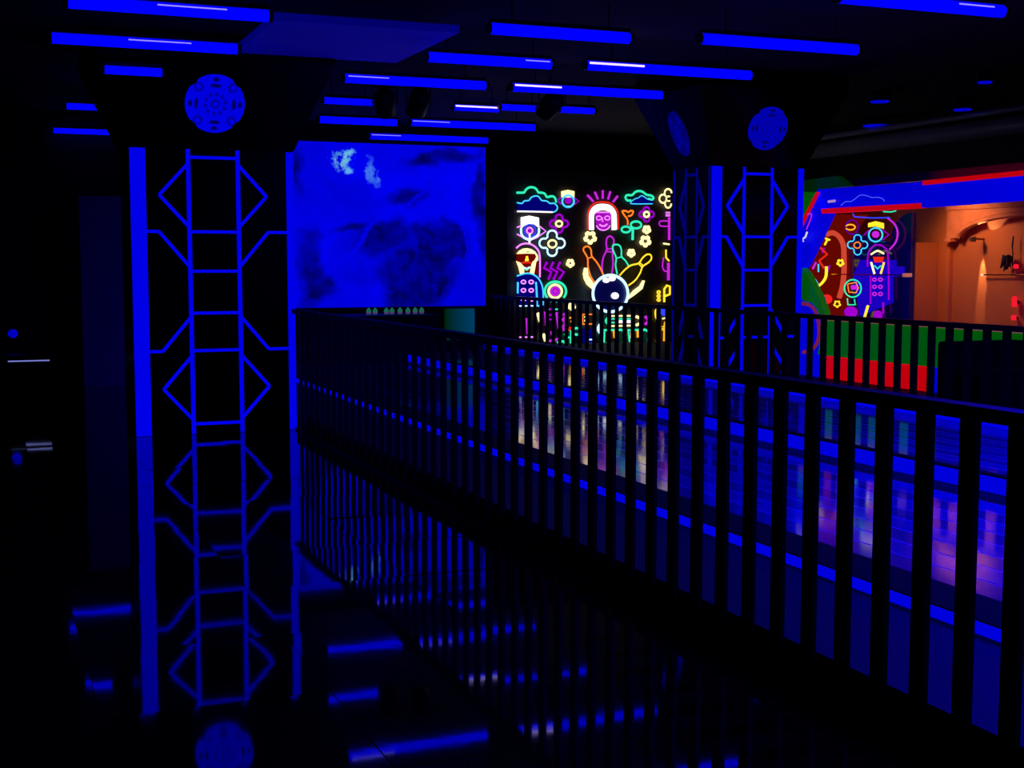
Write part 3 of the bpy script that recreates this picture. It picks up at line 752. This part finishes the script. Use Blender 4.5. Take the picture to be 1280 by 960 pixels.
# ================================================================== colourful booth
XB = 8.42
def uv_paint(name, col, emit, es):
    return pbr(name, col, .5, emit=emit, es=es)
M_FB = pbr('booth_blue', (.0, .005, .9), .6, 1.3, emit=(0, 0, 1), es=.50)  # emission stands in for blue tube light on the booth front
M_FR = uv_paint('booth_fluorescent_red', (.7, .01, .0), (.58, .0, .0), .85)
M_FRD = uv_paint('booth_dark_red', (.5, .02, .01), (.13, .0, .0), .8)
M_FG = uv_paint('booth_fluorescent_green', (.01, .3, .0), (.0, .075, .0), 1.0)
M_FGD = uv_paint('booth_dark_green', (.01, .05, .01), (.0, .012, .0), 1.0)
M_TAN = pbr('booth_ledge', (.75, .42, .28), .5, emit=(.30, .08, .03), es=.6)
booth = thing('booth', 'booth front with blue beam and a green and red low wall behind the far railing', 'booth', (XB, 10.4, ZU))
def bp(pts, mat, name, proud=0.0, th=.08, parent=None):
    P = [on_x(x, y, XB-proud) for x, y in pts]
    o = MB().prism([q-booth.location for q in P], (th, 0, 0)).build(name, mat, booth, loc=(0, 0, 0))
    return o
bp([(1022, 237), (1152, 227), (1152, 254), (1026, 261)], M_FB, 'beam_panel')
bp([(1152, 231.5), (1340, 213), (1340, 246), (1152, 259.5)], M_FB, 'beam_panel', .02)
bp([(1026, 261), (1151, 253.8), (1151, 260), (1027.5, 267)], M_FR, 'red_line', .02)
bp([(1153, 226), (1340, 206.5), (1340, 213.5), (1153, 231.5)], M_FR, 'red_line', .03)
bp([(1022, 238), (1037, 267), (1007, 331), (1002, 336), (985, 345), (985, 312), (996, 290)], M_FB, 'slanted_jamb')
bp([(1020, 240), (1023.5, 240), (998, 291), (994, 291)], M_FR, 'red_line', .02)
bp([(985, 240), (1020.5, 240), (995, 290), (985, 290)], M_FG, 'green_panel', -.01)
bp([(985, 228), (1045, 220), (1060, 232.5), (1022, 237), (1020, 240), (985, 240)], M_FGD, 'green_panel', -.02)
bp([(985, 345), (1002, 336), (1024, 372), (1030.5, 395), (1031, 443), (1031, 474), (985, 468)], M_FB, 'lower_jamb')
bp([(1001.5, 335), (1008, 342), (1023, 371), (1030, 390), (1031, 443), (1022, 443), (1027, 415), (1026, 398), (1021, 386), (1015, 379), (1004, 376), (997.5, 364), (997, 344)], M_FG, 'green_leaf', .03)
arcp = [(999, 379), (1012, 381.5), (1020, 391), (1023.5, 406), (1023, 424), (1016, 436), (1004, 440.5)]
P = [on_x(x, y, XB-.04)-booth.location for x, y in smooth_pts(arcp)]
MB().tube(P, .02, seg=6, up=(-1, 0, 0)).build('red_arc', uv_paint('booth_arc_red', (.5, .05, .1), (.16, .01, .03), 1.0), booth, loc=(0, 0, 0))
zc0 = on_x(1040, 397, XB).z; zc1 = on_x(1040, 400.8, XB).z; zg = on_x(1040, 445.2, XB).z
yl = on_x(1031, 400, XB).y; yr = on_x(1163.5, 400, XB).y; ye = 7.9
def wallbox(y0, y1, z0, z1, mat, name, dx=0.0, th=.08):
    MB().box((-dx, y0-booth.location.y, z0-ZU), (th, y1-booth.location.y, z1-ZU)).build(name, mat, booth, loc=(0, 0, 0))
wallbox(ye, yl, zc1, zc0, M_TAN, 'ledge', .03, .3)
wallbox(ye, yl, zg, zc1, M_FG, 'green_panel')
wallbox(yr, yl, ZU, zg, M_FR, 'red_panel')
wallbox(ye, yr, ZU, zg, M_FB, 'blue_panel')
# glowing marks on the beam and jamb; the cloud outline is a built reflection
def pen(pts, wpx, mat, name='neon_mark', sm=False):
    if sm: pts = smooth_pts(pts)
    P = [on_x(x, y, XB-.035)-booth.location for x, y in pts]
    MB().tube(P, wpx/2/FPX*13, seg=5, up=(-1, 0, 0)).build(name, mat, booth, loc=(0, 0, 0))
pen([(1051, 257), (1057, 252), (1063, 252), (1069, 248.5), (1075, 244), (1083, 244.5), (1090, 247), (1097, 246.5), (1104, 249), (1105, 252)], .8, glow('mark_pale_blue', (.12, .16, 1.0), .9), 'cloud_reflection', True)
pen([(1035.5, 252), (1043.5, 251)], 3.6, glow('mark_pink', (.6, .3, .8), .7), 'pink_mark')
pen([(1009, 268), (1013.5, 267), (1014, 272), (1008, 287)], 1.6, NEON['magenta'], 'violet_mark', True)
pen([(1009, 290), (1007, 296), (1003, 299), (1004, 302)], 2.8, glow('mark_white', (.85, .75, 1), .8), 'white_mark')
pen([(1009.5, 397), (1011.5, 400)], 2.4, glow('mark_white', (.85, .75, 1), .8), 'white_mark')
pen([(995, 397), (996, 400)], 2.4, glow('mark_white', (.85, .75, 1), .8), 'white_mark')

# inside of the booth
M_ORANGE = pbr('terracotta_plaster', (.62, .13, .022), .8, noise=.15, nscale=3)
M_ORANGE2 = pbr('terracotta_relief', (.66, .16, .045), .75, noise=.3, nscale=9)
XI = 9.6
struct('wall_booth', MB().box((XI, 6.9, ZU), (XI+.1, 13.6, 2.45)), M_ORANGE, 'terracotta plaster wall inside the booth')
struct('ceiling', MB().box((XB+.14, 6.9, 2.36), (XI, 13.6, 2.44)), pbr('booth_ceiling_red', (.25, .03, .01), .8), 'dark red ceiling of the booth')
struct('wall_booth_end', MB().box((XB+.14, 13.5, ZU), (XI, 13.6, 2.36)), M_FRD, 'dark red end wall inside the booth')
# window with its neon reflections built as glowing figures
XN = 9.25
def ypx(x, X): return on_x(x, 330, X).y
win = thing('reflecting_window', 'dark window with reflected neon figures inside the booth', 'window', (XN, ypx(1070, XN), ZU))
yw0 = ypx(1138, XN); yw1 = ypx(1000, XN); wz = on_x(1100, 268, XN).z
prof = [(yw0, .33), (yw1, .33), (yw1, wz)] + [(yw0 + (ypx(1112, XN)-yw0)*math.sin(t), on_x(1138, 303, XN).z + (wz-on_x(1138, 303, XN).z)*math.cos(t)) for t in [math.pi/2*(1-i/8) for i in range(9)]]
MB().prism([Vector((0, y-win.location.y, z-ZU+.002)) for y, z in prof], (.06, 0, 0)).build('backing', pbr('window_dark', (.004, .004, .012), .15, emit=(.0, .0, .02), es=1.0), win, loc=(0, 0, 0))
MB().box((.06, yw0-win.location.y-.02, 0), (.34, yw0-win.location.y, on_x(1138, 303, XN).z-ZU)).build('side_cheek', M_ORANGE, win, loc=(0, 0, 0))
pl = ('x', XN); FX = (0, 0, 1)
IG = 'neon reflections in the booth window'
def IN(name, label, off=.05): return Neon(name, label, FX, pl, off, 'neon figure', IG)
n = IN('neon_glow', 'dim red reflected glow behind the left figures in the booth window')
n.fill([(1036, 268), (1085, 268), (1062, 300), (1062, 395), (1012, 395), (1012, 335)], glow('window_red_back', (.12, .002, 0), 1.0), .01, .01)
n = IN('neon_glow', 'blue reflected glow behind the right figures in the booth window')
n.fill([(1075, 325), (1120, 325), (1120, 333), (1130, 333), (1130, 344), (1116, 346), (1116, 378), (1075, 395), (1066, 345)], glow('window_blue_back', (.01, 0, .5), 1.0), .012, .01)
n = IN('neon_arch', 'reflected thick red glowing arch tube in the booth window')
n.line([(1034, 293), (1041, 291), (1049, 296), (1054, 306), (1055, 320), (1055, 340), (1053, 358), (1049, 372)], glow('neon_soft_red', (.62, .06, .03), 1.0), 6.5, sm=True)
n = IN('neon_eye', 'reflected cyan neon eye with solid yellow brow in the booth window')
n.fill([(1085, 284), (1085, 279), (1094, 276.5), (1104, 279), (1104, 286), (1094, 283)], 'yellow', .05)
n.line(arc(1094.5, 293.5, 8.6), 'cyan', 2.0, True).fill(arc(1094, 293, 4.2), 'magenta', .05).line([(1080, 293.5), (1086, 288)], 'violet', 1.6).line([(1103, 287), (1111, 293.5), (1103, 300)], 'violet', 1.6)
n = IN('neon_flower', 'reflected blue four-petal neon flower with orange centre in the booth window')
n.line(petals(1072, 306, 8, 4.6), 'cyan', 1.6, True).line(arc(1071.5, 306.5, 4, 3.8), 'orange', 1.5, True)
n = IN('neon_man', 'reflected neon man with yellow hair under a purple arch in the booth window')
n.line([(1084.5, 333), (1085, 320), (1090, 309), (1097.5, 306), (1105, 309), (1110, 320), (1111, 375)], 'violet', 2.0, sm=True)
n.line([(1089, 318), (1097, 313.5), (1104.5, 317)], 'cream', 2.4, sm=True).line([(1089, 328), (1093, 342)], 'cream', 2.6).line([(1105, 328), (1101, 342)], 'yellow', 2.6)
n.line([(1093, 332), (1097, 336), (1101, 332)], 'teal', 1.8).fill([(1091, 321), (1104, 321), (1102, 328), (1093, 328)], 'red', .04)
for yy in (349.5, 358.5, 367.5):
    for xx in (1093, 1100.5): n.line(arc(xx, yy, 2.4, 2, 0, 360, 8), 'magenta', 1.8, True)
n.line([(1088, 345), (1088, 380)], 'violet', 1.6)
n = IN('neon_arc', 'reflected purple neon arc at the right of the eye in the booth window')
n.line([(1110, 273), (1118, 280), (1122, 290), (1120, 302), (1112, 312)], 'magenta', 2.4, sm=True)
n = IN('neon_cloud', 'reflected blue neon cloud base at the top of the booth window')
n.line([(1066, 267), (1068, 271), (1090, 272.5), (1112, 272)], 'blue', 1.4).line([(1104, 264.5), (1114, 265), (1120, 263.5)], 'teal', 1.5)
n = IN('neon_ring', 'reflected teal neon ring with pink square inside, low in the booth window')
n.line(arc(1066, 360.5, 10.5, 11), 'teal', 1.8, True).line([(1059.5, 355), (1070, 353), (1073, 360), (1070, 366), (1061, 365)], 'orange', 1.4, True).fill([(1063, 357), (1070, 356), (1071, 362), (1064, 362)], 'magenta', .045)
n.line([(1059, 373), (1060, 381), (1069, 381), (1068, 374)], 'teal', 1.5)
n = IN('neon_banana', 'reflected curved yellow neon banana in the booth window', .145)
n.line([(1033, 333), (1032.5, 345), (1029, 352), (1024.5, 356.5)], 'yellow', 3.6, sm=True)
n = IN('neon_hook', 'reflected cyan neon hook curve at the left edge of the booth window')
n.line([(1010, 342.5), (1017, 347), (1022, 354), (1025, 363), (1025, 371)], 'cyan', 1.4, sm=True)
n = IN('neon_flower', 'reflected small yellow neon flower low in the booth window'); n.line(star(1046.5, 380, 4, 2.6), 'yellow', 1.6, True, True)
n = IN('neon_flower', 'reflected small yellow neon flower on the red arch in the booth window', .11); n.line(star(1050.5, 328.5, 4, 2.4), 'yellow', 2.2, True, True)
n = IN('neon_bird', 'reflected yellow zigzag neon mark above the pink cluster in the booth window'); n.line([(1031, 306), (1034, 300), (1037, 300), (1032, 298)], 'yellow', 2.6)
n = IN('neon_horseshoe', 'reflected amber neon horseshoe at the top left of the booth window'); n.line(arc(1063, 284, 6, 3.4, -150, 150, 10), 'amber', 1.8)
n.line(arc(1065, 284, 8, 9, 0, 360, 16), FILL_VIO, 1.6, True)
n = IN('neon_cluster', 'reflected cluster of pink and violet neon marks at the left of the booth window')
n.line([(1026, 310), (1034, 318), (1024, 326), (1030, 335)], 'red', 3.0).line([(1020, 328), (1016, 336)], 'magenta', 2.6).line([(1023, 330), (1023, 340)], 'cyan', 1.8).line([(1037, 332), (1034, 340)], 'violet', 2.2).line([(1030, 310), (1028, 316)], 'violet', 2.2)
n = IN('neon_disc', 'reflected plain red glowing disc low in the booth window'); n.fill(arc(1033, 374, 6.5, 6, 0, 360, 14), 'red', .03)
n = IN('neon_post', 'reflected slanting yellow neon post above the low booth wall'); n.line([(1085, 382), (1080, 399)], 'yellow', 3.4)
n = IN('neon_bulbs', 'reflected violet glowing bulbs at the bottom of the booth window')
n.fill(arc(1063, 390, 8, 7, 0, 360, 14), 'violet', .03).fill(arc(1097, 394, 5, 6, 0, 360, 12), 'violet', .03).line([(1104, 378), (1104, 392)], 'violet', 2.4)
# thin rod across the window
rod = MB().tube([(XN-.1, yw0-.03, on_x(1100, 343.5, XN-.1).z), (XN-.1, yw1, on_x(1100, 343.5, XN-.1).z)], .007, seg=6).build('rod', pbr('copper_rod', (.6, .25, .15), .2, metal=1.0)); tag(rod, 'thin copper rod across the booth window', 'rod')
for yy in (yw0-.02, yw1-.05):
    MB().box((XN-.11, yy-.012, on_x(1100, 343.5, XN-.1).z-.02), (XN, yy+.012, on_x(1100, 343.5, XN-.1).z+.02)).build('bracket', M_TAN, rod)
# arch relief right of the window, sconce and lamp
za = on_x(1215, 297, XI).z
al = thing('arch_relief', 'terracotta arch moulding on the booth wall beside the sconce', 'arch', (XI-.003, ypx(1250, XI), za))
ya = ypx(1250, XI)
y_l = ypx(1192, XI)-ya; y_r = ypx(1345, XI)-ya; zt_ = on_x(1215, 262, XI).z-za
rO = abs(ypx(1206, XI)-ypx(1290, XI)); cy = ypx(1290, XI)-ya
pro = [(y_l, 0), (y_l, zt_), (y_r, zt_), (y_r, 0)]
pro += [(cy+rO*math.cos(t), .72*(zt_)*math.sin(t)) for t in [math.pi - math.pi*i/14 for i in range(15)]] if False else [(cy+rO*math.cos(t)*1.0, .72*zt_*math.sin(t)) for t in [math.pi*i/14 for i in range(15)][::1]][::1] if False else []
k_ = [(cy+rO*math.cos(t), .75*zt_*math.sin(t)) for t in [math.pi - math.pi*i/14 for i in range(15)]]
# outline: down the left side, along the arch opening (from left foot over the top to the right foot), down the right side
lo = sorted(k_, key=lambda q: -q[0])
pro = [(y_l, zt_), (y_l, 0)] + lo + [(y_r, 0), (y_r, zt_)]
MB().prism([Vector((-.10, y, z)) for y, z in pro], (.10, 0, 0)).build('spandrel', M_ORANGE2, al, loc=(0, 0, 0))
MB().tube([Vector((-.10, y, z)) for y, z in lo], .03, seg=6, up=(-1, 0, 0)).build('archivolt', M_ORANGE2, al, loc=(0, 0, 0))
MB().box((-.12, y_r, zt_), (0, y_l, zt_+.05)).build('cornice', M_ORANGE2, al, loc=(0, 0, 0))
MB().box((-.13, y_l-.09, -.04), (0, y_l, 0)).build('impost', M_ORANGE2, al, loc=(0, 0, 0))
pil = MB().box((XI-.05, ypx(1192, XI)+.006, ZU), (XI, ypx(1186, XI), za+zt_)).build('pilaster', M_ORANGE); tag(pil, 'narrow terracotta pilaster left of the arch moulding', 'pilaster')
def lamp(kind, name, loc, energy, col, parent, **kw):
    d = bpy.data.lights.new(name, kind); d.energy = energy; d.color = col
    for k, v in kw.items(): setattr(d, k, v)
    o = bpy.data.objects.new(name, d); COL.objects.link(o); o.parent = parent; o.location = loc; return o
ys = ypx(1221, XI-.08); zs = on_x(1221, 300, XI-.08).z
sc2 = thing('wall_sconce', 'small wall sconce throwing a warm beam down the terracotta wall', 'sconce', (XI, ys, zs))
MB().lathe([(.03, -.02), (.035, .03)], (-.14, 0, 0), 12).build('shade', pbr('sconce_brass', (.3, .18, .08), .4, metal=1), sc2, loc=(0, 0, 0))
MB().box((-.14, -.01, .0), (0, .01, .02)).build('arm', pbr('sconce_brass', (.3, .18, .08), .4, metal=1), sc2, loc=(0, 0, 0))
def aim(o, d): o.rotation_euler = Vector(d).to_track_quat('-Z', 'Y').to_euler()
l = lamp('SPOT', 'sconce_lamp_down', (-.06, 0, -.03), 45, (1, .80, .50), sc2, spot_size=math.radians(20), spot_blend=.6, shadow_soft_size=.01)
aim(l, (.16, 0, -1))
l = lamp('SPOT', 'sconce_lamp_up', (-.20, .02, .03), 7, (1, .88, .6), sc2, spot_size=math.radians(40), spot_blend=.35, shadow_soft_size=.01)
aim(l, (.55, -.50, .50))
cl = thing('ceiling_lamp', 'flat warm ceiling lamp inside the booth', 'ceiling light', (8.85, 10.9, 2.33))
MB().lathe([(.14, 0), (.16, .03)], seg=18).build('shade', glow('warm_lens', (1, .62, .3), 3), cl, loc=(0, 0, 0))
l = lamp('SPOT', 'ceiling_lamp_light', (0, 0, -.06), 38, (1, .62, .32), cl, shadow_soft_size=.14, spot_size=math.radians(110), spot_blend=.8); l.rotation_euler = (0, math.radians(-48), 0)
cl2 = thing('ceiling_lamp', 'flat warm ceiling lamp inside the booth, nearer one hidden above the beam', 'ceiling light', (8.95, 8.7, 2.33))
MB().lathe([(.14, 0), (.16, .03)], seg=18).build('shade', glow('warm_lens', (1, .62, .3), 3), cl2, loc=(0, 0, 0))
l = lamp('SPOT', 'ceiling_lamp_light', (0, 0, -.06), 8, (1, .62, .32), cl2, shadow_soft_size=.14, spot_size=math.radians(110), spot_blend=.8); l.rotation_euler = (0, math.radians(-48), 0)
# dark mask-like hanging object and small red lights at the right edge
P = on_x(1266, 318, XI-.06)
hang = thing('hanging_plant', 'black leafy silhouette hanging under the arch at the right edge', 'plant', (P.x, P.y, P.z-.1))
MB().tube([(0, 0, .28), (0, .01, .18), (0, 0, .1)], .008, seg=5).build('cord', M_BLACK, hang, loc=(0, 0, 0))
for i in range(9):
    th = random.uniform(0, 6.28); ln = random.uniform(.08, .16)
    MB().prism([(0, 0, .08), (.02*math.cos(th), ln*.5*math.sin(th), .10), (.03*math.cos(th), ln*math.sin(th)*.8, .02-ln*.6), (.01, ln*.3*math.sin(th), .0)], (.006, 0, 0)).build('leaf', M_BLACK, hang, loc=(-.01*i, 0, 0))
for i, (x, y, h_, lab) in enumerate([(1270, 333, 6, 'red glowing light in the booth at the right edge, topmost of three'), (1268, 377, 14, 'tall red glowing light in the booth at the right edge, middle of three'), (1267, 397, 7, 'red glowing light in the booth at the right edge, lowest of three')]):
    P = on_x(x, y, XI-.05); hh = h_/2/FPX*12.5
    t = thing('red_lamp', lab, 'lamp', (P.x, P.y, P.z-hh), 'red lights in the booth')
    MB().lathe([(.02, 0), (.026, .01), (.026, 2*hh-.01), (.015, 2*hh)], seg=10).build('glass', glow('red_lens', (.9, .01, .03), 1.0), t, loc=(0, 0, 0), smooth=True)
    MB().box((0, -.012, hh*.6), (.05, .012, hh*1.2)).build('bracket', M_BLACK, t, loc=(0, 0, 0))
rail = MB().tube([on_x(1228, 343.5, XI-.04), on_x(1345, 343.5, XI-.04)+Vector((0, 0, 0))], .007, seg=6).build('rod', pbr('copper_rod', (.6, .25, .15), .2, metal=1.0)); tag(rail, 'thin copper rod on the terracotta wall right of the sconce', 'rod')
P = on_x(1228, 343.5, XI-.04)
MB().lathe([(.012, -.012), (.02, 0), (.012, .012)], P, 10).build('knob', glow('knob_shine', (1, .75, .5), .9), rail)

M_PAD = pbr('black_padding', (.002, .002, .003), .9, 1.15)
# black low cabinet seat in front of the booth
P = on_x(1187, 428, 7.5)
st = thing('bench', 'black padded bench in front of the booth at the right edge', 'bench', (7.5, P.y, ZU))
hb = P.z-ZU
def rbox(x0, x1, y0, y1, z0, z1, r):
    pts = []
    for (cx, cz, a0) in ((x1-r, z0+.001, None), (x1-r, z1-r, 0), (x0+r, z1-r, 90), (x0+r, z0+.001, None)):
        if a0 is None: pts.append((x1 if cx > (x0+x1)/2 else x0, z0))
        else: pts += [(cx+r*math.cos(math.radians(a0+15*i)), cz+r*math.sin(math.radians(a0+15*i))) for i in range(7)]
    return MB().prism([Vector((x, y0, z)) for x, z in pts], (0, y1-y0, 0))
rbox(0, .84, 0, .14, 0, hb, .03).build('backrest', M_PAD, st, loc=(0, 0, 0))
rbox(.0, .84, -.46, 0, .06, hb*.62, .03).build('seat', M_PAD, st, loc=(0, 0, 0))
for sx in (.05, .73):
    MB().box((sx, -.42, 0), (sx+.06, -.36, .06)).build('leg', M_PAD, st, loc=(0, 0, 0))

# ================================================================== left side
pn = MB().box((on_y(103, 400, 17.5).x, 17.5, 0), (on_y(158, 400, 17.5).x, 17.6, 2.4)).build('wall_panel', pbr('grey_panel', (.4, .4, .45), .7, 1.2)); tag(pn, 'faint grey upright panel in the dark left of the left column', 'panel')
dk = thing('reception_desk', 'dark desk with a thin white light line at the left edge', 'desk', (on_y(36, 452, 15.5).x, 15.5, 0))
zt2 = on_y(36, 451, 15.5).z; wl = on_y(62, 451, 15.5).x-on_y(10, 451, 15.5).x
MB().box((-wl*.9, 0, 0), (wl*.7, .6, zt2-.02)).build('body', pbr('desk_front', (.02, .02, .022), .25), dk, loc=(0, 0, 0))
MB().box((-wl*.9, -.04, zt2+.012), (wl*.7, .62, zt2+.05)).build('worktop', M_BLACK, dk, loc=(0, 0, 0))
MB().box((-wl/2, -.02, zt2-.006), (wl/2, 0, zt2+.006)).build('light_line', glow('white_line', (.35, .4, 1.2), .55), dk, loc=(0, 0, 0))
MB().box((-wl*.9, .01, zt2-.02), (wl*.7, .6, zt2+.012)).build('core', M_BLACK, dk, loc=(0, 0, 0))
P = on_y(16, 417, 16.5)
sp = thing('wall_lamp', 'small round dim blue lamp on a stand at the left edge', 'lamp', (P.x, 16.5, 0))
MB().lathe([(.02, -.05), (.055, -.02), (.055, .02), (.02, .05)], (0, 0, P.z), 12).build('bulb', glow('dim_bulb', (0, 0, 1), .5), sp, loc=(0, 0, 0), smooth=True)
MB().tube([(0, 0, .02), (0, 0, P.z-.05)], .012, seg=6).build('stem', M_BLACK, sp, loc=(0, 0, 0))
MB().lathe([(.14, 0), (.14, .02)], seg=14).build('base', M_BLACK, sp, loc=(0, 0, 0))
a = on_y(161.5, 340, 13.4); b = on_y(161.5, 480, 13.4)
g = MB().box((a.x-.012, 13.4, 0), (a.x+.012, 13.43, a.z)).build('led_strip', glow('faint_green', (.01, .03, .0), .6)); tag(g, 'faint green upright light strip just left of the left column', 'light strip')
